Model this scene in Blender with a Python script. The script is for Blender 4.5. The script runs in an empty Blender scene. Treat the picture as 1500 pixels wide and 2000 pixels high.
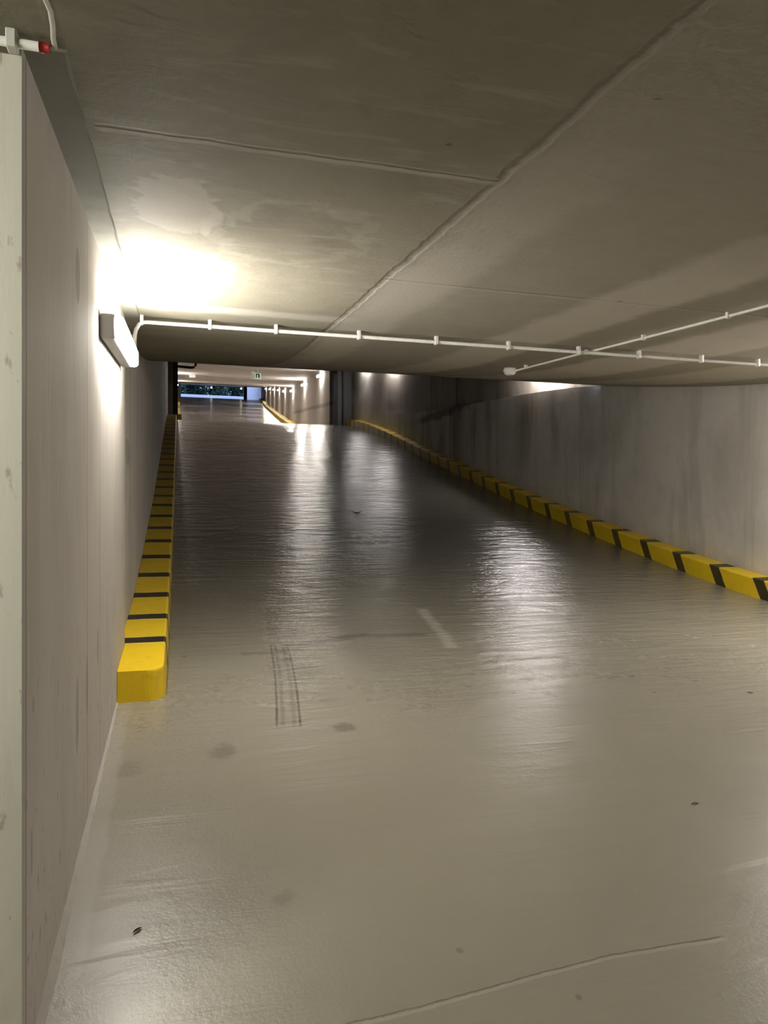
import bpy, bmesh, math, random
from mathutils import Vector, Matrix

# ------------------------------------------------------------------ camera, world, exposure
SC = bpy.context.scene
C = SC.collection
F, TH = 1400.0, math.atan(400 / 1400.0)
CT, ST = math.cos(TH), math.sin(TH)
cam_d = bpy.data.cameras.new('camera')
cam_d.sensor_fit = 'VERTICAL'; cam_d.sensor_height = 36.0; cam_d.lens = 36.0 * F / 2000.0
cam_d.clip_start = 0.02; cam_d.clip_end = 600
cam = bpy.data.objects.new('camera', cam_d); C.objects.link(cam)
cam.location = (0, 0, 0); cam.rotation_euler = (math.pi / 2, 0, -TH)
SC.camera = cam

world = bpy.data.worlds.new('dusk_sky'); SC.world = world
world.use_nodes = True
bg = world.node_tree.nodes['Background']
bg.inputs[0].default_value = (0.42, 0.57, 1.0, 1); bg.inputs[1].default_value = 2.2

SC.view_settings.view_transform = 'Standard'; SC.view_settings.look = 'None'
SC.view_settings.gamma = 1.0; SC.view_settings.exposure = 0.0
SC.view_settings.use_curve_mapping = False
SC.cycles.use_denoising = True
SC.cycles.max_bounces = 4; SC.cycles.diffuse_bounces = 3; SC.cycles.glossy_bounces = 2
SC.cycles.use_adaptive_sampling = True; SC.cycles.adaptive_threshold = 0.1; SC.cycles.adaptive_min_samples = 16
SC.cycles.sample_clamp_indirect = 6.0
SC.cycles.caustics_reflective = False; SC.cycles.caustics_refractive = False

# lamp output (radiance of the diffuser), by place
L_NEAR, L_SIDE, L_BACK, L_SLOT, L_TUNNEL = 165.0, 205.0, 130.0, 195.0, 260.0
WARM = (1.0, 0.95, 0.86)

# ------------------------------------------------------------------ profiles of ramp and ceiling
def pchip(pts):
    n = len(pts); x = [p[0] for p in pts]; y = [p[1] for p in pts]
    d = [(y[i+1]-y[i])/(x[i+1]-x[i]) for i in range(n-1)]
    m = [d[0]] + [0 if d[i-1]*d[i] <= 0 else 2*d[i-1]*d[i]/(d[i-1]+d[i]) for i in range(1, n-1)] + [d[-1]]
    def f(t):
        if t <= x[0]: return y[0] + d[0]*(t-x[0])
        if t >= x[-1]: return y[-1] + d[-1]*(t-x[-1])
        i = 0
        while t > x[i+1]: i += 1
        h = x[i+1]-x[i]; s = (t-x[i])/h
        return ((1+2*s)*(1-s)**2*y[i] + s*(1-s)**2*h*m[i] + s*s*(3-2*s)*y[i+1] + s*s*(s-1)*h*m[i+1])
    return f
floor_z = pchip([(-9, -2.215), (0, -1.45), (4.5, -1.068), (6.15, -.927), (8, -.62), (11.8, .148), (16.76, 1.293), (22.35, 2.60),
                 (24.6, 3.03), (26.0, 3.19), (28, 3.22), (32, 3.42), (36, 3.95), (40, 4.6), (47, 5.78), (80, 11.45), (118, 18.0), (126, 18.5), (165, 18.6)])
ceil_a = pchip([(-9, .303), (0, .933), (5, 1.283), (6.36, 1.40), (9.6, 1.93), (12, 2.46), (15.2, 3.13), (24.9, 5.06), (25.9, 5.30)])
ceil_b = pchip([(25.9, 5.50), (29.4, 5.95), (36.4, 6.8), (44, 7.75), (47, 8.2), (60, 10.47), (121, 20.95)])
def tun_x(y):      # right wall of the tunnel behind the gate
    return 5.46 + (y-26)*.0724 if y < 47 else 6.98 + (y-47)*.0825

def ray(u, v):
    a = (u-750)/F
    return (a*CT + ST, -a*ST + CT, -(v-1000)/F)      # world X, Y, Z per unit of depth
def on_floor(u, v, dz=0.0):
    d = ray(u, v); t = .6
    while t < 80:
        if d[2]*t < floor_z(d[1]*t) + dz: break
        t += .01
    return Vector((d[0]*t, d[1]*t, d[2]*t))
def on_x(u, v, x):
    d = ray(u, v); t = x/d[0]
    return Vector((x, d[1]*t, d[2]*t))
def on_ceil(u, v):
    d = ray(u, v); t = .3
    while t < 60:
        if d[2]*t > ceil_a(d[1]*t): break
        t += .005
    return Vector((d[0]*t, d[1]*t, d[2]*t))

# ------------------------------------------------------------------ node expressions
class E:
    nt = None
    def __init__(s, v): s.v = v
    @staticmethod
    def m(op, *a):
        n = E.nt.nodes.new('ShaderNodeMath'); n.operation = op
        for i, x in enumerate(a):
            if isinstance(x, E): E.nt.links.new(x.v, n.inputs[i])
            else: n.inputs[i].default_value = x
        return E(n.outputs[0])
    def __add__(s, o): return E.m('ADD', s, o)
    __radd__ = __add__
    def __sub__(s, o): return E.m('SUBTRACT', s, o)
    def __rsub__(s, o): return E.m('SUBTRACT', o, s)
    def __mul__(s, o): return E.m('MULTIPLY', s, o)
    __rmul__ = __mul__
    def __truediv__(s, o): return E.m('DIVIDE', s, o)
def absol(a): return E.m('ABSOLUTE', a)
def sat(a):
    r = E.m('ADD', a, 0.0); r.v.node.use_clamp = True
    return r
def emax(a, b): return E.m('MAXIMUM', a, b)
def band(x, x0, hw, soft): return sat((hw + soft - absol(x - x0)) / soft)
def step(x, x0, soft): return sat((x - x0) / soft + .5)
def ell(a, a0, ra, b, b0, rb, soft=.25, wob=0):
    p = (a - a0) / ra; q = (b - b0) / rb
    return sat((1.0 - E.m('SQRT', p*p + q*q) + wob) / soft)
def lerp_seg(a, b, a0, b0, a1, b1, hw, soft, wob=0):     # soft line from (a0,b0) to (a1,b1)
    L = math.hypot(a1-a0, b1-b0); ca, cb = (a1-a0)/L, (b1-b0)/L
    t = (a - a0)*ca + (b - b0)*cb; d = (a - a0)*(-cb) + (b - b0)*ca
    return sat((hw + soft - absol(d + wob)) / soft) * band(t, L/2, L/2, .03)

class Mat:
    def __init__(s, name):
        s.mat = bpy.data.materials.new(name); s.mat.use_nodes = True
        s.nt = s.mat.node_tree; E.nt = s.nt
        s.p = s.nt.nodes['Principled BSDF']
        tc = s.nt.nodes.new('ShaderNodeTexCoord'); s.co = tc.outputs['Object']
        sep = s.nt.nodes.new('ShaderNodeSeparateXYZ'); s.nt.links.new(s.co, sep.inputs[0])
        s.x, s.y, s.z = (E(sep.outputs[i]) for i in range(3))
        s.col = None
    def noise(s, scale, st=(1, 1, 1), detail=6, rough=.6, dist=0, off=0):
        mp = s.nt.nodes.new('ShaderNodeMapping'); s.nt.links.new(s.co, mp.inputs[0])
        mp.inputs['Scale'].default_value = st; mp.inputs['Location'].default_value = (off, off*.7, off*1.3)
        n = s.nt.nodes.new('ShaderNodeTexNoise'); s.nt.links.new(mp.outputs[0], n.inputs['Vector'])
        n.inputs['Scale'].default_value = scale; n.inputs['Detail'].default_value = min(detail, 4)
        n.inputs['Roughness'].default_value = rough; n.inputs['Distortion'].default_value = dist
        return E(n.outputs['Fac'])
    def base(s, c):
        n = s.nt.nodes.new('ShaderNodeRGB'); n.outputs[0].default_value = (*c, 1); s.col = n.outputs[0]
    def mix(s, fac, c):
        n = s.nt.nodes.new('ShaderNodeMix'); n.data_type = 'RGBA'
        s.nt.links.new(fac.v, n.inputs[0]); s.nt.links.new(s.col, n.inputs[6]); n.inputs[7].default_value = (*c, 1)
        s.col = n.outputs[2]
    def done(s, rough=.8, spec=.35, bump=None, dist=.01, strength=.5):
        s.nt.links.new(s.col, s.p.inputs['Base Color'])
        if isinstance(rough, E): s.nt.links.new(rough.v, s.p.inputs['Roughness'])
        else: s.p.inputs['Roughness'].default_value = rough
        s.p.inputs['Specular IOR Level'].default_value = spec
        if bump is not None:
            b = s.nt.nodes.new('ShaderNodeBump'); b.inputs['Distance'].default_value = dist
            b.inputs['Strength'].default_value = strength
            s.nt.links.new(bump.v, b.inputs['Height']); s.nt.links.new(b.outputs[0], s.p.inputs['Normal'])
        return s.mat

def simple(name, col, rough=.5, metal=0.0, var=.12, scale=30):
    m = Mat(name); m.base(col)
    n = m.noise(scale, detail=4)
    m.mix(sat((n - .5) * 2.2) , tuple(c*(1-var*2) for c in col))
    m.p.inputs['Metallic'].default_value = metal
    return m.done(rough)
def emis(name, col, strength):
    m = bpy.data.materials.new(name); m.use_nodes = True
    p = m.node_tree.nodes['Principled BSDF']
    p.inputs['Base Color'].default_value = (.8, .8, .78, 1)
    p.inputs['Emission Color'].default_value = (*col, 1); p.inputs['Emission Strength'].default_value = strength
    return m

# ---- concrete of the ceiling
def mat_ceiling():
    m = Mat('ceiling_concrete'); m.base((.235, .215, .165))
    big = m.noise(.9, (1, .8, 1), 7, .62, .6); med = m.noise(4.0, (1, 1, 1), 8, .65, .3, 3)
    fine = m.noise(45, detail=4, off=5); str_ = m.noise(2.2, (1, 4.5, 1), 7, .65, .8, 9)
    m.mix(sat((big - .47) * 5), (.185, .17, .125))
    m.mix(sat((str_ - .54) * 8) * .55, (.31, .29, .245))
    m.mix(sat((med - .55) * 6) * .5, (.15, .135, .10))
    m.mix(sat((fine - .6) * 5) * .25, (.16, .15, .12))
    w = (m.noise(3.5, detail=6, rough=.7, off=2) - .5); w2 = (m.noise(14, detail=4, off=6) - .5)
    m.mix(step(m.x, 1.0, .02) * .65, (.36, .335, .29))
    m.mix(sat((med - .5) * 3) * .35 * step(m.x, 1.0, .02), (.24, .22, .18))
    # long joint running along the ramp at X = 1.0, light grout with a dark edge
    dx = m.x - 1.0 + w*.06 + w2*.02
    J = band(dx, 0, .012, .012)
    m.mix(band(dx, .02, .015, .03) * .35 * sat(w*4+.8), (.36, .335, .29))
    m.mix(band(dx, -.008, .004, .008) * .75, (.13, .12, .10))
    # cross joints
    inA = step(1.0 - m.x, 0, .02) * step(m.x, -.22, .02)
    inB = step(m.x, 1.0, .02)
    dA = m.y - 2.14 + w*.035 + w2*.012; dB = m.y - 3.46 - (m.x-1.04)*.02 + w*.03 + w2*.008
    A = band(dA, 0, .004, .007) * inA; B = band(dB, 0, .004, .007) * inB
    m.mix(emax(A, B) * .75, (.10, .09, .075))
    m.mix(emax(band(dA, .02, .012, .012)*inA, band(dB, .02, .012, .015)*inB) * .5, (.46, .43, .37))
    # pale band along the fold above the conduit
    m.mix(band(m.y - m.x*.02 + w*.08, 4.55, .05, .08) * step(1.1 - m.x, 0, .1) * .55, (.52, .50, .45))
    # bands of lamp light and the conduit's shadow, painted parallel to the ramp
    for x0, hw, c, k in ((2.45, .20, (.56, .525, .48), .7), (2.88, .09, (.20, .18, .14), .5), (3.85, .34, (.58, .545, .51), .7), (1.22, .12, (.50, .47, .42), .5), (5.2, .4, (.58, .55, .51), .6)):
        m.mix(band(m.x + w*.22, x0, hw, .10) * step(m.y, 2.2, 1.5) * k, c)
    # pale peeled patches by the seam near the lamp
    pe = m.noise(5, (1, 1, 1), 6, .6, 1.2, 12) - .5
    pp = emax(ell(m.x, -.02, .16, m.y, 2.75, .35, .12, pe*1.6), ell(m.x, .1, .2, m.y, 3.55, .25, .12, pe*2.2))
    m.mix(pp * .35, (.48, .44, .37))
    m.mix(band(ell(m.x, .45, .35, m.y, 2.95, .45, 1.0, pe*.9), .12, .05, .12) * .2, (.52, .49, .42))
    # scattered dark blow holes
    sp = m.noise(9, detail=1, off=20)
    m.mix(sat((sp - .80) * 60) * .6, (.06, .055, .045))
    h = med*.35 + fine*.25 + J*(-.3) + A*(-.6) + B*(-.6) + str_*.3 + band(dx, .015, .01, .02)*.12
    return m.done(.72, .3, h, .012, .55)

def mat_floor():
    m = Mat('polished_floor_screed'); m.base((.315, .291, .232))
    big = m.noise(.55, detail=6, rough=.6, dist=.8); med = m.noise(2.6, detail=8, rough=.62, dist=.15, off=4)
    fine = m.noise(80, detail=3, off=7); str_ = m.noise(1.6, (1, 3.0, 1), 8, .62, .3, 11)
    m.mix(sat((big - .40) * 2.5) * .8, (.262, .24, .187))
    m.mix(sat((med - .50) * 3) * .22, (.25, .23, .185))
    m.mix(sat((str_ - .52) * 3) * .15, (.40, .375, .325))
    m.mix(sat((fine - .62) * 4) * .15, (.20, .19, .15))
    w = m.noise(4, detail=6, rough=.7, off=2) - .5; w2 = m.noise(22, detail=4, rough=.7, off=6) - .5
    # the ceiling's dark reflection painted up the ramp; paler screed beyond the gate
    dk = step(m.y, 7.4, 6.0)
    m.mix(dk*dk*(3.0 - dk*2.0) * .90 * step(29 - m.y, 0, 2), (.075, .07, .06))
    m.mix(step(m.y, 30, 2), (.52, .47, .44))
    m.mix(sat((med - .54) * 5) * .3 * step(m.y, 30, 2), (.38, .34, .31))
    # worn darker wheel lanes up the ramp
    for x0 in (.75, 1.35):
        m.mix(band(m.x + w*.35, x0, .06, .22) * step(m.y, 4.2, 1.2) * sat((w2+.35)*2) * .30, (.15, .135, .105))
    # tyre print
    a = on_floor(545, 1262); b = on_floor(582, 1415)
    L = math.hypot(b.x-a.x, b.y-a.y); ca, cb = (b.x-a.x)/L, (b.y-a.y)/L
    t = (m.x - a.x)*ca + (m.y - a.y)*cb; d = absol((m.x - a.x)*(-cb) + (m.y - a.y)*ca + t*t*.02)
    rib = emax(band(d, .062, .004, .006), band(d, .03, .005, .012)*.5)
    m.mix(emax(band(absol(t-.16), .0, .008, .012), band(absol(t-.42), 0, .006, .01)) * band(d, 0, .065, .01) * .5, (.10, .09, .07))
    m.mix(rib * band(t, L/2, L/2, .05) * sat((w2 + .32)*3.2 ) * .9, (.09, .085, .065))
    m.mix(band(d, 0, .055, .02) * band(t, .12, .12, .04) * sat(w2*14) * .7, (.10, .09, .07))
    # dark scrapes across the lane
    for (p, q, hw, k) in (((475, 1277), (590, 1270), .006, .5), ((560, 1262), (720, 1240), .022, .55), ((640, 1243), (830, 1240), .018, .55), ((530, 1240), (530, 1190), .02, .4)):
        P, Q = on_floor(*p), on_floor(*q)
        m.mix(lerp_seg(m.x, m.y, P.x, P.y, Q.x, Q.y, hw, .05, w*.14 + w2*.12) * k, (.11, .10, .08))
    for (u, v, r, k) in ((575, 1230, .05, .7), (675, 1420, .06, .55), (437, 1470, .08, .45), (560, 1290, .07, .4), (245, 1500, .09, .3), (555, 1755, .06, .3), (116, 1968, .015, .8),
                         (715, 1062, .12, .5), (600, 1310, .12, .35), (640, 1370, .09, .25), (360, 1283, .03, .5), (897, 1860, .012, .5), (1130, 1950, .01, .5)):
        P = on_floor(u, v)
        m.mix(ell(m.x, P.x, r, m.y, P.y, r*1.2, .5, w*2.4 + w2*1.6) * k, (.10, .09, .07))
    # pale scratch
    P, Q = on_floor(825, 1190), on_floor(885, 1265)
    m.mix(lerp_seg(m.x, m.y, P.x, P.y, Q.x, Q.y, .02, .05, w*.1) * .55, (.55, .53, .47))
    # grey scum line along the foot of the wall
    m.mix(band(m.x + w*.05, -.30, .03, .02) * step(4.3 - m.y, 0, .3) * .5, (.42, .40, .36))
    # hairline crack with a raised lip
    pts = [on_floor(*q) for q in ((660, 2010), (840, 1963), (1000, 1921), (1180, 1870), (1400, 1835))]
    cr = None; lp = None
    for P, Q in zip(pts, pts[1:]):
        c_ = lerp_seg(m.x, m.y, P.x, P.y, Q.x, Q.y, .0015, .003, w*.02 + w2*.01)
        l_ = lerp_seg(m.x, m.y + .009, P.x, P.y, Q.x, Q.y, .004, .006, w*.02 + w2*.01)
        cr = c_ if cr is None else emax(cr, c_); lp = l_ if lp is None else emax(lp, l_)
    m.mix(cr * .6, (.13, .12, .09)); m.mix(lp * .35, (.5, .48, .40))
    # trowel waves: long across the ramp, short up it
    wav = m.noise(3.2, (.42, 2.2, 1), 4, .55, 1.2, 15); wav2 = m.noise(.8, (1, 1.6, 1), 2, .5, .3, 19)
    far = step(m.y, 4.0, 2.5)
    h = wav*(far*.5 + .08) + wav2*.5 + w2*(.03+far*.10) + lp*.03 + cr*(-.05) + fine*.02
    rough = .36 - step(m.y, 4.6, 5.0)*.20 + (med-.5)*.14 + sat((w2)*2)*.05
    m.p.inputs['Coat Weight'].default_value = .3; m.p.inputs['Coat Roughness'].default_value = .3
    bm_ = m.done(rough, .6, h, .07, .5)
    nrm = m.p.inputs['Normal'].links[0].from_socket; m.nt.links.new(nrm, m.p.inputs['Coat Normal'])
    return bm_

def mat_wall_left():
    m = Mat('precast_wall_concrete'); m.base((.56, .52, .485))
    med = m.noise(2.2, (1, 1, .45), 7, .6, .5); grain = m.noise(9, (1, 1, .10), 7, .68, .5, 4)
    fine = m.noise(60, (1, 1, .25), 4, .6, 0, 7); pit = m.noise(26, (1, 1, .45), 3, .6, 0, 13)
    m.mix(sat((med - .45) * 4) * .7, (.46, .43, .40))
    m.mix(sat((grain - .50) * 6) * .4, (.66, .63, .60))
    m.mix(sat((grain - .58) * 9) * .4, (.27, .245, .215))
    m.mix(sat((pit - .62) * 12) * .6 * sat((-.1 - m.z)*1.5), (.20, .18, .155))
    w = m.noise(3.5, (1, 1, .4), 6, .7, 0, 2) - .5; w2 = m.noise(20, (1, 1, .6), 4, .7, 0, 6) - .5
    side = step(m.x, -.352, .004)                  # the face along the ramp, not the end face
    # whiter, pitted end face towards the garage
    endf = 1.0 - step(m.y, 1.775, .006)
    m.mix(endf * .85, (.68, .67, .58))
    m.mix(endf * sat((med - .5)*5) * sat(-.3 - m.z) * .5, (.36, .34, .27))
    m.mix(endf * sat((pit - .64) * 14) * .55, (.20, .18, .14))
    m.mix(band(m.y, 1.793, .014, .006) * .35, (.30, .28, .26))
    g = band(m.y + w*.004, 1.818, .0025, .004)
    for yy in (2.965, 3.42): g = emax(g, band(m.y + w*.003, yy, .0022, .0035))
    m.mix(g * side * .75, (.18, .16, .14))
    m.mix(band(m.y, 3.19, .20, .01) * side * .18, (.58, .52, .46))
    # damp repair patches and knots
    for (u, v, ry, rz) in ((152, 540, .06, .10), (190, 622, .05, .10), (170, 1338, .03, .12), (151, 1400, .035, .14), (191, 1263, .03, .09), (65, 1378, .012, .02), (62, 1665, .012, .06)):
        P = on_x(u, v, -.34)
        m.mix(ell(m.y, P.y, ry, m.z, P.z, rz, .15, w*.9) * side * .5, (.22, .20, .18))
    P = on_x(250, 883, -.37)
    m.mix(ell(m.y, P.y, .28, m.z, P.z, .10, .12, w*.9) * .5, (.28, .26, .23))
    # water runs higher up the ramp
    m.mix(sat((m.noise(1.1, (1, 1, .12), 6, .6, 0, 31) - .53) * 6) * step(m.y, 5, .5) * .4, (.30, .285, .27))
    h = grain*.4 + fine*.15 + pit*.3 + g*side*(-1.2) + w*.3
    return m.done(.78, .3, h, .008, .5)

def mat_wall_right():
    m = Mat('ramp_wall_concrete'); m.base((.72, .685, .645))
    med = m.noise(.8, (1, 1, .8), 7, .62, .4); run = m.noise(2.0, (1, 1, .10), 8, .66, .4, 4)
    fine = m.noise(40, detail=4, off=7); mott = m.noise(5, detail=7, rough=.6, off=9)
    m.mix(sat((med - .46) * 4) * .7, (.48, .45, .415))
    m.mix(sat((run - .52) * 6) * .35, (.22, .20, .175))
    m.mix(sat((mott - .55) * 5) * .3, (.45, .42, .38))
    m.mix(sat((fine - .6) * 5) * .15, (.18, .17, .15))
    w = m.noise(3, detail=6, rough=.7, off=2) - .5
    # recessed upper wall darker overall; moisture stains around the ledge and the vertical joint
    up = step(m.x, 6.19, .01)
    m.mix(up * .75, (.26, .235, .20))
    dy = m.y - 15.9
    m.mix(sat((m.noise(1.5, (1, 1, .14), 7, .66, .3, 21) - .47) * 6) * band(m.y, 14.5, 4.5, 1.5) * step(m.z, 1.1, 1.2) * .6, (.10, .088, .065))
    m.mix(band(dy + w*.02, 0, .02, .02) * .7, (.10, .09, .075))
    m.mix(band(dy + w*.4, -.35, .12, .25) * step(2.5 - m.z, 0, .4) * .45, (.12, .105, .08))
    m.mix(band(dy + w*.1, -.15, .01, .03) * step(2.4 - m.z, 0, .4) * .5, (.55, .53, .48))
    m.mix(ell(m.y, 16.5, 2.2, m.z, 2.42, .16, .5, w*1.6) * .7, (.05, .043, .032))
    # greenish damp by the gate
    m.mix(ell(m.y, 25, 1.6, m.z, 4.8, .7, .4, w) * .5, (.13, .14, .10))
    m.mix(band(m.y, 25.6, .5, .3)*.3, (.18, .18, .16))
    # tie holes and pale drips near the camera end
    m.mix(sat((m.noise(2.4, (1, 1, .12), 6, .6, 0, 41) - .60) * 8) * step(9.5 - m.y, 0, .5) * .4, (.52, .50, .46))
    # dirty band above the kerb
    hgt = m.z - (m.y*.205 - 2.15)
    m.mix(sat((.30 - hgt + w*.4) * 3) * .35, (.13, .115, .09))
    h = mott*.5 + fine*.2 + run*.3
    return m.done(.7, .35, h, .008, .45)

def mat_tunnel():
    m = Mat('tunnel_concrete'); m.base((.60, .555, .52))
    run = m.noise(.9, (1, 1, .12), 7, .62, .3); med = m.noise(1.3, detail=6, off=3)
    m.mix(sat((run - .5) * 5) * .4, (.43, .39, .36)); m.mix(sat((med - .55)*5)*.3, (.50, .46, .42))
    w = m.noise(.6, detail=4, off=8) - .5
    d = m.z - (m.y*.115 + 1.05) + w*.15
    m.mix(band(d, 0, .05, .06) * step(m.x, 5.3, .1) * step(44 - m.y, 0, .5) * .5, (.16, .15, .13))
    return m.done(.75, .3, med, .01, .3)

def mat_kerb(name, y0, per, blk, grime, slant=0.0):
    m = Mat(name); m.base((.90, .62, .012))
    n = m.noise(6, detail=6, rough=.65); fine = m.noise(70, detail=4, off=5)
    m.mix(sat((n - .5) * 4) * .4, (.78, .52, .012)); m.mix(sat((fine - .6)*6)*.35, (.45, .30, .02))
    wob = (m.noise(8, detail=3, off=4) - .5) * .02
    if per:
        at = m.nt.nodes.new('ShaderNodeAttribute'); at.attribute_name = 'height'
        yq = m.y + E(at.outputs['Fac'])*slant
        fr = E.m('WRAP', yq - y0 + wob + per/2, per, 0.0) - per/2
        s = band(fr, 0, blk/2, .006) * step(m.y, y0 - per/2, .01)
        m.mix(s, (.013, .012, .011))
        # pale worn arrises beside each black band
        m.mix(band(absol(fr), blk/2 + .012, .004, .01) * step(m.y, y0 - per/2, .01) * .35, (.80, .66, .25))
    # dirt that thickens up the ramp
    m.mix(step(m.y, 9, 9) * .55 * sat(n*1.8), grime)
    m.mix(sat((m.noise(11, detail=6, rough=.7, off=17) - .56)*8) * .16, (.25, .18, .03))
    return m.done(.48, .45, n*.6 + fine*.3, .004, .4)

M = dict(
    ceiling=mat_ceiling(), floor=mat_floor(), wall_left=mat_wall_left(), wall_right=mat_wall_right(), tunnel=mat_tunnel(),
    kerb_l=mat_kerb('striped_kerb_paint', 5.03, .715, .15, (.16, .115, .045)),
    kerb_r=mat_kerb('striped_kerb_paint_far', 6.24, .655, .15, (.42, .30, .03), -.62),
    kerb_t=mat_kerb('plain_yellow_kerb_paint', 0, 0, 0, (.60, .40, .04)),
    white=simple('white_plastic', (.74, .73, .69), .45), grey=simple('grey_housing_plastic', (.50, .50, .49), .5),
    steel=simple('dark_steel', (.014, .013, .014), .6, .0), clad=simple('dark_grey_cladding', (.10, .10, .095), .6), red=simple('red_plastic', (.33, .02, .02), .45),
    cement=simple('pale_cement_fillet', (.50, .48, .44), .85, 0, .2, 14),
    strip=simple('grey_green_slab_edge', (.24, .235, .20), .8, 0, .18, 7),
    lead=simple('dry_leaf', (.06, .045, .028), .8), tree=simple('dark_foliage', (.03, .07, .045), .7, 0, .3, 3),
    bark=simple('bark', (.08, .06, .045), .9), render=simple('white_render', (.70, .70, .72), .8, 0, .1, 2),
    ground=simple('outdoor_paving', (.3, .29, .28), .8, 0, .1, 3), green=simple('pale_green_sign', (.55, .72, .62), .4),
    dark=simple('black_print', (.012, .02, .018), .5),
    e_near=emis('lamp_glow_near', WARM, L_NEAR), e_side=emis('lamp_glow_side', WARM, L_SIDE), e_back=emis('lamp_glow_garage', (1, .97, .84), L_BACK),
    e_slot=emis('lamp_glow_slot', (1, .94, .92), L_SLOT), e_tun=emis('lamp_glow_tunnel', (1, .93, .84), L_TUNNEL),
    e_high=emis('lamp_glow_upper_slot', (1, .94, .92), L_SLOT*.45), e_hid=emis('lamp_glow_hidden_side', (1, .93, .84), L_TUNNEL*.35),
    e_out=emis('outdoor_lamp_glow', (1, .97, .9), 9.0),
)

# ------------------------------------------------------------------ mesh helpers
def obj(name, bm, mat, parent=None, smooth=False):
    me = bpy.data.meshes.new(name); bm.to_mesh(me); bm.free()
    if mat: me.materials.append(mat)
    for p in me.polygons: p.use_smooth = smooth
    o = bpy.data.objects.new(name, me); C.objects.link(o)
    if parent: o.parent = parent
    return o
def tag(o, label, cat, group=None):
    o['label'] = label; o['category'] = cat
    if group: o['group'] = group
    return o
def struct(name, bm, mat, smooth=False):
    o = obj(name, bm, mat, None, smooth); o['kind'] = 'structure'; return o
def empty(name, loc, rot=(0, 0, 0)):
    o = bpy.data.objects.new(name, None); C.objects.link(o); o.location = loc; o.rotation_euler = rot
    o.empty_display_size = .1
    return o
def quad(bm, a, b, c, d):
    return bm.faces.new([bm.verts.new(p) for p in (a, b, c, d)])
def box(bm, lo, hi, bev=0, seg=2):
    b = bmesh.new(); bmesh.ops.create_cube(b, size=1)
    for v in b.verts: v.co = Vector([(lo[i]+hi[i])/2 + v.co[i]*(hi[i]-lo[i]) for i in range(3)])
    if bev: bmesh.ops.bevel(b, geom=b.edges[:], offset=bev, segments=seg, profile=.5, affect='EDGES')
    me = bpy.data.meshes.new('t'); b.to_mesh(me); b.free(); bm.from_mesh(me); bpy.data.meshes.remove(me)
def tube(bm, pts, r, n=10):
    pts = [Vector(p) for p in pts]; rings = []
    for i, p in enumerate(pts):
        t = (pts[min(i+1, len(pts)-1)] - pts[max(i-1, 0)]).normalized()
        a = t.cross(Vector((0, 0, 1)) if abs(t.z) < .9 else Vector((1, 0, 0))).normalized(); b = t.cross(a)
        rings.append([bm.verts.new(p + (a*math.cos(k*2*math.pi/n) + b*math.sin(k*2*math.pi/n))*r) for k in range(n)])
    for A, B in zip(rings, rings[1:]):
        for k in range(n): bm.faces.new((A[k], A[(k+1) % n], B[(k+1) % n], B[k]))
    bm.faces.new(rings[0]); bm.faces.new(rings[-1][::-1])
def frange(a, b, s):
    n = max(1, round((b-a)/s)); return [a + (b-a)*i/n for i in range(n+1)]
def sheet(bm, ys, row):          # row(y) -> list of points; consecutive rows joined
    prev = None
    for y in ys:
        r = [bm.verts.new(p) for p in row(y)]
        if prev:
            for i in range(len(r)-1): bm.faces.new((prev[i], prev[i+1], r[i+1], r[i]))
        prev = r

# ------------------------------------------------------------------ the setting
YG = 26.0
bm = bmesh.new()
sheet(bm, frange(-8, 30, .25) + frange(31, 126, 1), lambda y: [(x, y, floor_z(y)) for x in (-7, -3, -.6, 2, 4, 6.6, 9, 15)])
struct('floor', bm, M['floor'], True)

bm = bmesh.new()   # ceiling slab over the ramp: underside, free edge and the slot beside it
sheet(bm, frange(-8, 9.6, .2), lambda y: [(x, y, ceil_a(y)) for x in (-7, -3, -.5, 1, 3, 5, 6.6)])
edx = lambda y: 6.05 - (y-9.6)*.012
sheet(bm, frange(9.6, YG, .2), lambda y: [(x, y, ceil_a(y)) for x in (-.6, 1, 3, 5, edx(y))])
struct('ceiling', bm, M['ceiling'], True)
bm = bmesh.new()
sheet(bm, frange(9.6, YG, .5), lambda y: [(edx(y), y, ceil_a(y)-.002), (edx(y), y, ceil_a(y)+.5), (6.8, y, ceil_a(y)+.5)])
struct('trim_1', bm, M['wall_right'])
bm = bmesh.new()
sheet(bm, frange(YG+.3, 121, 1.0), lambda y: [(x, y, ceil_b(y)) for x in (-.6, 3, 6, 14)])
struct('ceiling.001', bm, M['tunnel'], True)

bm = bmesh.new()   # left wall: end face, near panel, panel set back beyond the lamp
yy = frange(1.77, 4.93, .2)
sheet(bm, yy, lambda y: [(-.34, y, floor_z(y)-.2), (-.34, y, ceil_a(y)+.05)])
quad(bm, (-7, 1.77, -1.8), (-.34, 1.77, -1.8), (-.34, 1.77, 1.3), (-7, 1.77, 1.3))
quad(bm, (-.34, 4.93, -1.3), (-.375, 4.93, -1.3), (-.375, 4.93, 1.4), (-.34, 4.93, 1.4))
sheet(bm, frange(4.93, YG+.4, .5), lambda y: [(-.375, y, floor_z(y)-.2), (-.375, y, ceil_a(y)+.05)])
struct('wall_left', bm, M['wall_left'])

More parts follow.
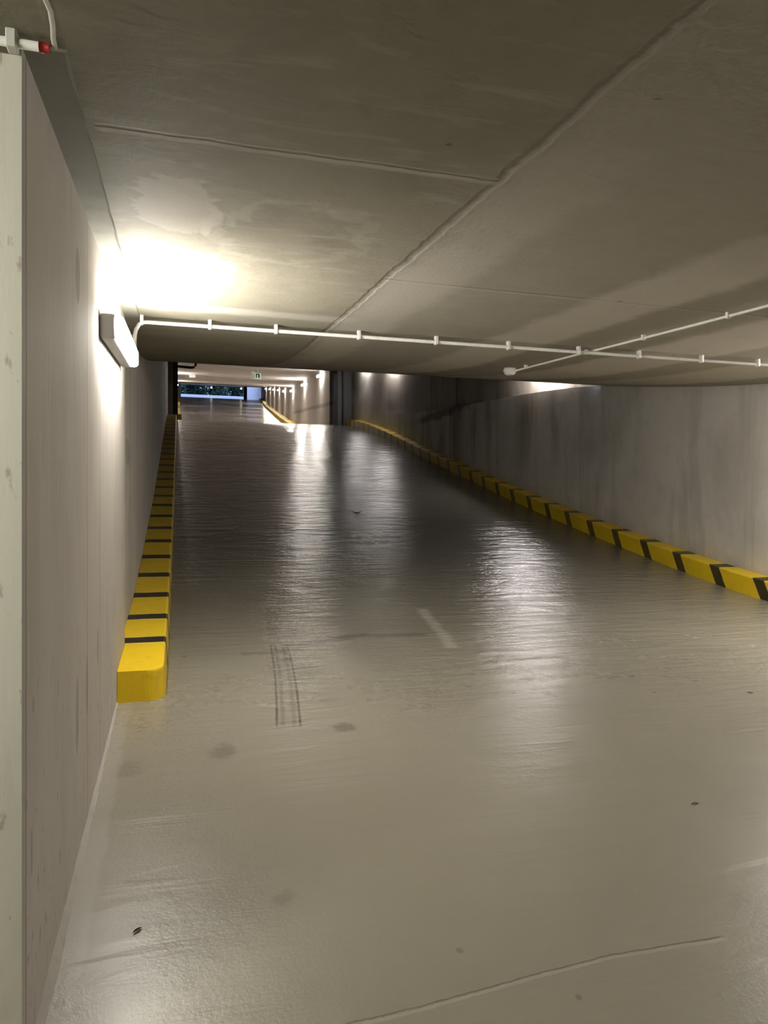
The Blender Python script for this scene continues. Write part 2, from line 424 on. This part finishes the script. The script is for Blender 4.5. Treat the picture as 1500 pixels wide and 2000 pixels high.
led = pchip([(9.6, 1.90), (10.07, 1.99), (17.7, 2.62), (20.5, 2.97), (26.2, 3.75)])
upx = lambda y: max(6.185, 6.5 - (y-9.6)*.0265)
bm = bmesh.new()
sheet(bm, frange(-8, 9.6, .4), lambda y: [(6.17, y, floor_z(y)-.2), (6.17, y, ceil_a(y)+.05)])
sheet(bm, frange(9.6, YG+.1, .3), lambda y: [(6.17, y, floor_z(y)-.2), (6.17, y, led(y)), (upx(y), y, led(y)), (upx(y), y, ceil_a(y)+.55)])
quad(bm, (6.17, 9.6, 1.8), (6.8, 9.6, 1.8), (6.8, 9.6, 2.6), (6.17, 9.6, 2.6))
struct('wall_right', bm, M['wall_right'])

bm = bmesh.new()   # garage behind the camera
quad(bm, (-7, -8, -2.4), (6.6, -8, -2.4), (6.6, -8, 1), (-7, -8, 1))
struct('wall_back', bm, M['wall_left'])
bm = bmesh.new()
quad(bm, (-6.9, -8, -2.4), (-6.9, 2, -2.4), (-6.9, 2, 1.4), (-6.9, -8, 1.4))
struct('wall_side', bm, M['wall_left'])

bm = bmesh.new()   # wall with the gate opening
for lo, hi in (((-.9, YG-.02, 2.6), (-.2, YG+.3, 6.2)), ((5.62, YG, 2.6), (7.2, YG+.3, 6.4)), ((-.2, YG, 5.27), (5.62, YG+.3, 6.4))):
    box(bm, lo, hi)
struct('wall_far', bm, M['wall_right'])
bm = bmesh.new(); box(bm, (5.63, YG-.03, 2.9), (6.18, YG-.001, 5.8)); struct('trim_3', bm, M['clad'])

bm = bmesh.new()
sheet(bm, frange(YG+.3, 121, 1.0), lambda y: [(tun_x(y), y, floor_z(y)-.2), (tun_x(y), y, ceil_b(y)+.1)])
quad(bm, (5.4, YG+.3, 3), (5.7, YG+.3, 3), (5.7, YG+.3, 6), (5.4, YG+.3, 6))
struct('wall_tunnel_right', bm, M['tunnel'])
bm = bmesh.new()
sheet(bm, frange(YG+.3, 121, 1.0), lambda y: [(-.22, y, floor_z(y)-.2), (-.22, y, ceil_b(y)+.1)])
struct('wall_tunnel_left', bm, M['tunnel'])

# slab edge strip along the left wall, cement fillet at its foot
bm = bmesh.new()
sheet(bm, frange(1.77, 4.93, .1), lambda y: [(-.34, y, ceil_a(y)-.008), (-.252+random.Random(int(y*10)).uniform(-.004, .004), y, ceil_a(y)-.008), (-.246, y, ceil_a(y)+.002)])
quad(bm, (-.34, 1.77, ceil_a(1.77)-.008), (-.246, 1.77, ceil_a(1.77)-.008), (-.246, 1.77, ceil_a(1.77)+.004), (-.34, 1.77, ceil_a(1.77)+.004))
struct('trim_2', bm, M['strip'])
rr = random.Random(4)
bm = bmesh.new()
def fil(y):
    k = .008 + .014*max(0, min(1, (4.3-y)/2.4)) + rr.uniform(-.003, .003)
    return [(-.341, y, floor_z(y)+k*1.5), (-.34+k*.45, y, floor_z(y)+k*.7), (-.34+k, y, floor_z(y)-.002)]
sheet(bm, frange(1.77, 4.35, .06), fil)
struct('baseboard_left', bm, M['cement'], True)

# ------------------------------------------------------------------ kerbs
def kerb(name, mat, xl, xr, ys, h, side, round_at=0.0, xf=None):
    """side +1: exposed face at xr; -1: exposed face at xl"""
    bm = bmesh.new(); prev = None
    b = .014
    for i, y in enumerate(ys):
        off = xf(y) if xf else 0
        L, R = xl+off, xr+off
        if name == 'kerb' and side > 0 and 4.95 < y < 26: L -= .035
        d = y - ys[0]
        if round_at and d < round_at:
            R = R - round_at + math.sqrt(max(0, round_at**2 - (round_at-d)**2)) - .0
        z = floor_z(y)
        hh = h + (.003*math.sin(y*3.1))
        if side > 0: pr = [(L, z-.05), (L, z+hh), (R-b, z+hh), (R-b*.3, z+hh-b*.3), (R, z+hh-b), (R+.012, z-.05)]
        else: pr = [(R, z-.05), (R, z+hh), (L+b, z+hh), (L+b*.3, z+hh-b*.3), (L, z+hh-b), (L-.012, z-.05)]
        r = [bm.verts.new((x, y, zz)) for x, zz in pr]
        if prev:
            for k in range(len(r)-1): bm.faces.new((prev[k], prev[k+1], r[k+1], r[k]))
        else: bm.faces.new(r)
        prev = r
    bm.faces.new(prev[::-1])
    bmesh.ops.recalc_face_normals(bm, faces=bm.faces[:])
    o = obj(name, bm, mat)
    at = o.data.attributes.new('height', 'FLOAT', 'POINT')
    for v in o.data.vertices: at.data[v.index].value = min(0, v.co.z - floor_z(v.co.y) - h)
    return o
y0 = 4.32
ysl = [y0 + .11*(1-math.cos(a*math.pi/16)) for a in range(0, 9)] + frange(y0+.15, YG-.18, .15)
tag(kerb('kerb', M['kerb_l'], -.338, -.085, ysl, .175, 1, .11), 'long yellow kerb with thin black bands along the wall under the lit lamp', 'kerb')
tag(kerb('kerb', M['kerb_r'], 5.92, 6.165, frange(1.0, YG-.18, .15), .20, -1), 'long yellow kerb with slanted black stripes along the wall opposite the lit lamp', 'kerb')
tag(kerb('kerb', M['kerb_t'], -.42, 0, frange(34, 118, 1.0), .28, -1, xf=lambda y: tun_x(y)-.01), 'plain yellow kerb running up beyond the gate under the row of wall lamps', 'kerb')
tag(kerb('kerb', M['kerb_t'], -.215, .08, frange(YG+.5, 118, 1.0), .28, 1), 'sliver of yellow kerb beyond the gate, beside the dark gate post', 'kerb')

# ------------------------------------------------------------------ wall lamps
def batten(label, x, y, z, face, glow, length=1.25, slope=.08, group=None):
    """linear lamp on a wall; face = +1 when it looks towards +X"""
    t = empty('wall_lamp', (x, y, z), (math.atan(slope), 0, 0))
    tag(t, label, 'lamp', group)
    s = face; L = length/2
    bm = bmesh.new(); lo, hi = sorted((0, s*.072)); box(bm, (lo, -L, -.056), (hi, L, .056), .018, 3)
    obj('housing', bm, M['grey'], t, True)
    bm = bmesh.new(); lo, hi = sorted((s*.055, s*.104)); box(bm, (lo, -L+.008, -.052), (hi, L-.008, .052), .022, 3 if glow == M['e_near'] else 1)
    obj('diffuser', bm, glow, t, True)
    return t
batten('lit white tube lamp on the wall above the kerb that starts beside the camera side', -.34, 3.98, .875, 1, M['e_near'], 1.2, .085)['label'] = 'large lit white tube lamp fixed high on the near concrete wall'
batten('tube lamp tucked in the slot over the wall, above the widest bright patch', upx(11.6), 11.6, ceil_a(11.6)+.13, -1, M['e_slot'], 1.2, .17, 'lamps in the slot over the ramp wall')
batten('tube lamp tucked in the slot over the wall, halfway up the ramp', upx(20.6), 20.6, ceil_a(20.6)+.13, -1, M['e_high'], 1.2, .21, 'lamps in the slot over the ramp wall')
batten('tube lamp tucked in the slot over the wall, next to the gate', upx(23.9), 23.9, ceil_a(23.9)+.13, -1, M['e_high'], 1.2, .2, 'lamps in the slot over the ramp wall')
names = ['first lamp on the tunnel wall, closest above the gate post', 'second lamp on the tunnel wall counted from the gate', 'third lamp on the tunnel wall counted from the gate',
         'fourth lamp on the tunnel wall counted from the gate', 'fifth lamp on the tunnel wall counted from the gate', 'sixth lamp on the tunnel wall counted from the gate',
         'seventh lamp on the tunnel wall counted from the gate', 'eighth lamp on the tunnel wall counted from the gate']
for k, y in enumerate((29.4, 36.6, 44.2, 52, 60, 69, 79, 92)):
    batten('bright ' + names[k], tun_x(y), y, ceil_b(y)-.28, -1, M['e_tun'], 1.25, .13, 'lamps along the tunnel wall beyond the gate')
for k, y in enumerate((36.6, 44.2, 60, 79)):
    batten('lamp on the opposite tunnel wall hidden by the gate post, %s from the gate' % ('first', 'second', 'third', 'fourth')[k], -.22, y, ceil_b(y)-.28, 1, M['e_hid'], 1.25, .13,
           'lamps on the hidden tunnel wall')
def ceil_lamp(label, x, y, glow, rz=0):
    t = empty('ceiling_lamp', (x, y, ceil_a(y)), (0, -math.atan(.07), rz) if rz else (math.atan(.07), 0, 0)); tag(t, label, 'lamp')
    bm = bmesh.new(); box(bm, (-.6, -.06, -.05), (.6, .06, 0), .015, 2); obj('housing', bm, M['grey'], t)
    bm = bmesh.new(); box(bm, (-.58, -.05, -.11), (.58, .05, -.045), .03, 3); obj('diffuser', bm, glow, t, True)
ceil_lamp('tube lamp on the garage ceiling in front of the pale wall end', -1.7, .75, M['e_back'])
ceil_lamp('tube lamp on the ceiling between the thin conduit and the wall with the slanted kerb', 5.45, 3.9, M['e_side'], math.pi/2)

# ------------------------------------------------------------------ conduits
def clip(bm, x, y, z, along, r):
    w = .011
    if along == 'x': box(bm, (x-w, y-r-.007, z-r-.006), (x+w, y+r+.007, ceil_a(y)+.003), .003, 1)
    else: box(bm, (x-r-.007, y-w, z-r-.006), (x+r+.007, y+w, ceil_a(y)+.003), .003, 1)
YP = 4.9; zp = ceil_a(YP) - .042
con = empty('conduit', (0, YP, zp)); tag(con, 'long white conduit clipped across the ceiling from the lit lamp to the opposite wall', 'conduit')
def place(o, root): o.matrix_parent_inverse = root.matrix_basis.inverted()
bpy.context.view_layer.update()
def child(name, bm, mat, root, smooth=False):
    o = obj(name, bm, mat, root, smooth); o.matrix_parent_inverse = Matrix.Translation(-Vector(root.location)); return o
bm = bmesh.new()
arc = [(-.262, 4.62, 1.0), (-.268, 4.72, 1.06), (-.27, 4.80, 1.12), (-.268, 4.87, 1.17), (-.25, YP, zp-.018), (-.225, YP, zp-.003)]
tube(bm, arc + [(-.2, YP, zp), (6.165, YP, zp)], .0125, 12); child('pipe', bm, M['white'], con, True)
for u in (277, 410, 539, 701, 852, 993, 1130, 1248, 1370, 1480):
    v = 628 + (u-270)*.0732; d = ray(u, v); t = YP/d[1]
    bm = bmesh.new(); clip(bm, d[0]*t, YP, zp, 'x', .0125); child('clip', bm, M['white'], con)
bm = bmesh.new(); clip(bm, 5.2, YP, zp, 'x', .0125); child('clip', bm, M['white'], con)

XC = 3.1
c2 = empty('conduit', (XC, 4, 1.18)); tag(c2, 'thin white conduit running up the ceiling to the small round sensor', 'conduit')
bm = bmesh.new()
tube(bm, [(XC, y, ceil_a(y)-.022) for y in frange(1.2, YP-.06, .3)] + [(XC, YP, ceil_a(YP)-.020), (XC, YP+.15, ceil_a(YP+.15)-.02), (XC, 5.6, ceil_a(5.6)-.022), (XC, 6.0, ceil_a(6.0)-.028), (XC, 6.25, ceil_a(6.25)-.035)], .0085, 10)
child('pipe', bm, M['white'], c2, True)
for y in (2.55, 3.49, 4.29, 5.02, 6.05):
    bm = bmesh.new(); clip(bm, XC, y, ceil_a(y)-.022, 'y', .0085); child('clip', bm, M['white'], c2)

c3 = empty('conduit', (-.5, 1.735, 1.0)); tag(c3, 'short white conduit with a red end cap at the top of the wall end', 'conduit')
zz = ceil_a(1.73) - .022
bm = bmesh.new(); tube(bm, [(-1.6, 1.735, zz), (-.297, 1.735, zz)], .010, 12); child('pipe', bm, M['white'], c3, True)
bm = bmesh.new(); tube(bm, [(-.298, 1.735, zz), (-.277, 1.735, zz)], .0112, 12); child('cap', bm, M['red'], c3, True)['label'] = 'dark red end cap'
for x in (-.352, -.9):
    bm = bmesh.new(); clip(bm, x, 1.735, zz, 'x', .0105); child('clip', bm, M['white'], c3)
bm = bmesh.new()
tube(bm, [(-.262 + .006*math.sin(i*1.1), 1.30 + i*.045, ceil_a(1.30+i*.045) - .008 - .006*max(0, math.sin(i*.9))) for i in range(11)], .0055, 8)
tag(obj('cable', bm, M['white'], None, True), 'thin pale wavy cable on the ceiling beside the red conduit cap', 'cable')

# round sensor at the end of the thin conduit
ys = 6.38; zs = ceil_a(ys)
t = empty('smoke_detector', (XC, ys, zs)); tag(t, 'small white round detector on the ceiling where the thin conduit ends', 'detector')
def disc(bm, prof, n=28):
    rings = [[bm.verts.new((r*math.cos(k*2*math.pi/n), r*math.sin(k*2*math.pi/n), z)) for k in range(n)] for r, z in prof]
    for A, B in zip(rings, rings[1:]):
        for k in range(n): bm.faces.new((A[k], B[k], B[(k+1) % n], A[(k+1) % n]))
    bm.faces.new(rings[-1]); bm.faces.new(rings[0][::-1])
bm = bmesh.new(); disc(bm, [(.058, .02), (.058, -.008), (.064, -.014), (.066, -.03), (.058, -.04)]); obj('base', bm, M['white'], t, True)
bm = bmesh.new(); disc(bm, [(.054, -.036), (.056, -.050), (.046, -.062), (.030, -.068)]); obj('cover', bm, M['white'], t, True)

# ------------------------------------------------------------------ gate
g = empty('garage_gate', (0, YG-.05, 3.19)); tag(g, 'open garage gate with slim dark steel posts and lintel at the top of the ramp', 'gate')
bm = bmesh.new(); box(bm, (-.21, YG-.10, 3.16), (-.045, YG-.02, 5.27), .01); box(bm, (-.15, YG-.12, 3.16), (-.11, YG-.10, 5.27), .004); child('post', bm, M['steel'], g)
bm = bmesh.new(); box(bm, (5.46, YG-.10, 3.16), (5.63, YG-.02, 5.27), .01); box(bm, (5.80, YG-.10, 3.16), (5.86, YG-.03, 5.27), .01); child('post', bm, M['steel'], g)
bm = bmesh.new(); box(bm, (-.21, YG-.10, 5.215), (5.86, YG-.02, 5.275), .01); child('lintel', bm, M['steel'], g)
bm = bmesh.new(); a = 5.07
tube(bm, [(-.06, YG-.03, a), (.42, YG-.03, a-.02), (.50, YG-.03, a), (.55, YG-.03, a+.06), (.56, YG-.03, a+.14)], .045, 10); child('track', bm, M['steel'], g, True)

# ------------------------------------------------------------------ hanging escape sign and little emergency lamp
d = ray(503, 735); tt = 31.0; P = Vector(d)*tt
s = empty('exit_sign', P); tag(s, 'small pale green hanging sign with a black doorway symbol on the tunnel ceiling', 'sign')
bm = bmesh.new(); box(bm, (-.15, -.02, -.13), (.15, .02, .14), .01); obj('panel', bm, M['green'], s)
bm = bmesh.new()
for lo, hi in (((-.07, -.026, -.07), (-.03, -.019, .09)), ((.03, -.026, -.07), (.09, -.019, .09)), ((-.07, -.026, .06), (.09, -.019, .10))): box(bm, lo, hi)
obj('symbol', bm, M['dark'], s)
bm = bmesh.new(); tube(bm, [(0, 0, .13), (0, 0, ceil_b(P.y)-P.z+.02)], .012, 8); obj('rod', bm, M['grey'], s)
d = ray(494, 738); P = Vector(d)*32.5
s = empty('detector', (P.x, P.y, ceil_b(P.y))); tag(s, 'tiny pale box on the tunnel ceiling beside the green sign', 'detector')
bm = bmesh.new(); h = ceil_b(P.y) - P.z + .06; box(bm, (-.07, -.05, -h), (.07, .05, .01), .02); obj('body', bm, M['white'], s)
d = ray(376, 740); P = Vector(d)*36.0
s = empty('junction_box', (P.x, P.y, ceil_b(P.y))); tag(s, 'small grey box on the tunnel ceiling close to the dark gate post', 'box')
bm = bmesh.new(); box(bm, (-.15, -.1, -.16), (.15, .1, .01), .015); obj('body', bm, M['grey'], s)

# ------------------------------------------------------------------ far doorway and outdoors
YD = 119.0; zf = floor_z(YD)
dr = empty('exit_doorway', (5, YD, zf)); tag(dr, 'distant tall dark post and frame of the open exit to daylight', 'doorway')
bm = bmesh.new(); box(bm, (10.15, YD-.1, zf-.2), (10.68, YD+.3, 20.5), .02); child('post', bm, M['steel'], dr)
bm = bmesh.new(); box(bm, (-.20, YD, zf-.2), (.25, YD+.3, 20.5), .02); child('jamb', bm, M['grey'], dr)
bm = bmesh.new(); box(bm, (-.3, 121, 20.85), (14, 121.3, 22.5)); struct('wall_portal', bm, M['tunnel'])
bm = bmesh.new()
quad(bm, (10.9, 128, 17), (13.05, 120.8, 17), (13.05, 120.8, 22), (10.9, 128, 22))
struct('wall_exit', bm, M['render'])
bm = bmesh.new(); quad(bm, (-40, 125.5, 18.4), (60, 125.5, 18.4), (60, 200, 18.7), (-40, 200, 18.7)); struct('ground', bm, M['ground'])
bm = bmesh.new(); box(bm, (-8, 134, 18.2), (22, 134.3, 21.25), .03)
tag(obj('garden_wall', bm, M['render']), 'low white wall outdoors, seen through the far exit', 'wall')
rr = random.Random(7)
for k, (tx, ty) in enumerate(((-1, 139), (2.9, 143), (6.8, 139), (10.9, 143))):
    tr = empty('tree', (tx, ty, 18.5))
    tag(tr, ['bluish dark tree outdoors at the wall-side end of the far exit', 'dark tree outdoors second from the wall side, over the white wall', 'dark green tree outdoors over the white wall, second from the exit post',
             'dark tree outdoors over the white wall, next to the exit post'][k], 'tree', 'trees behind the white wall outdoors')
    bm = bmesh.new(); tube(bm, [(0, 0, -.2), (.05, 0, 2), (-.05, .1, 5)], .22, 8); obj('trunk', bm, M['bark'], tr, True)
    bm = bmesh.new()
    for i in range(2600):
        p = Vector((max(-1.9, min(1.9, rr.gauss(0, 1.1))), max(-1.5, min(1.5, rr.gauss(0, .9))), rr.uniform(1.2, 9.5))); s_ = rr.uniform(.25, .5)
        a = Vector((rr.uniform(-1, 1), rr.uniform(-1, 1), rr.uniform(-1, 1))).normalized(); b = a.orthogonal().normalized(); 
        quad(bm, p-a*s_, p-b*s_*.5, p+a*s_, p+b*s_*.5)
    obj('foliage', bm, M['tree'], tr)
for (u, v, zc, lab) in ((413, 757, 117, 'tiny bright lamp at the ceiling edge of the far exit'), (471, 759, 117.5, 'tiny bright lamp high on the far exit post'), (413, 782, 118.5, 'tiny bright lamp low in the middle of the far exit')):
    P = Vector(ray(u, v))*zc
    s = empty('spot_lamp', P); tag(s, lab, 'lamp')
    bm = bmesh.new(); bmesh.ops.create_uvsphere(bm, u_segments=14, v_segments=8, radius=.13); obj('bulb', bm, M['e_out'], s, True)
    bm = bmesh.new()
    if v < 770: box(bm, (-.05, -.05, .1), (.05, .05, ceil_b(P.y)-P.z+.05))
    else: box(bm, (-.06, -.06, floor_z(P.y)-P.z-.05), (.06, .06, -.1))
    obj('stem', bm, M['grey'], s)

# ------------------------------------------------------------------ leaves on the floor
def leaf(u, v, length, ang, label, curl=.4):
    P = on_floor(u, v); bm = bmesh.new(); n = 8; prev = None
    for i in range(n+1):
        t_ = i/n - .5; w = .16*length*math.cos(t_*math.pi)**.7 if abs(t_) < .5 else 0.001
        w = max(w, .001); z = .003 + curl*length*t_*t_*1.3
        r = [bm.verts.new((t_*length, -w, z + w*.6)), bm.verts.new((t_*length, 0, z)), bm.verts.new((t_*length, w, z + w*.6))]
        if prev:
            for k in range(2): bm.faces.new((prev[k], prev[k+1], r[k+1], r[k]))
        prev = r
    o = obj('leaf', bm, M['lead'], None, True); o.location = P; o.rotation_euler = (.08, 0, ang)
    tag(o, label, 'leaf')
leaf(697, 1003, .16, -.25, 'curled dark dry leaf lying in the glossy streak halfway up the ramp', .8)
leaf(268, 1819, .034, .75, 'small dark dry leaf on the floor near the foot of the wall', .1)
leaf(1357, 1572, .045, .15, 'tiny dark leaf sliver on the open floor on the side away from the lamp', .1)
leaf(1465, 1354, .04, -.6, 'dark crumb of leaf on the floor below the slanted kerb', .3)
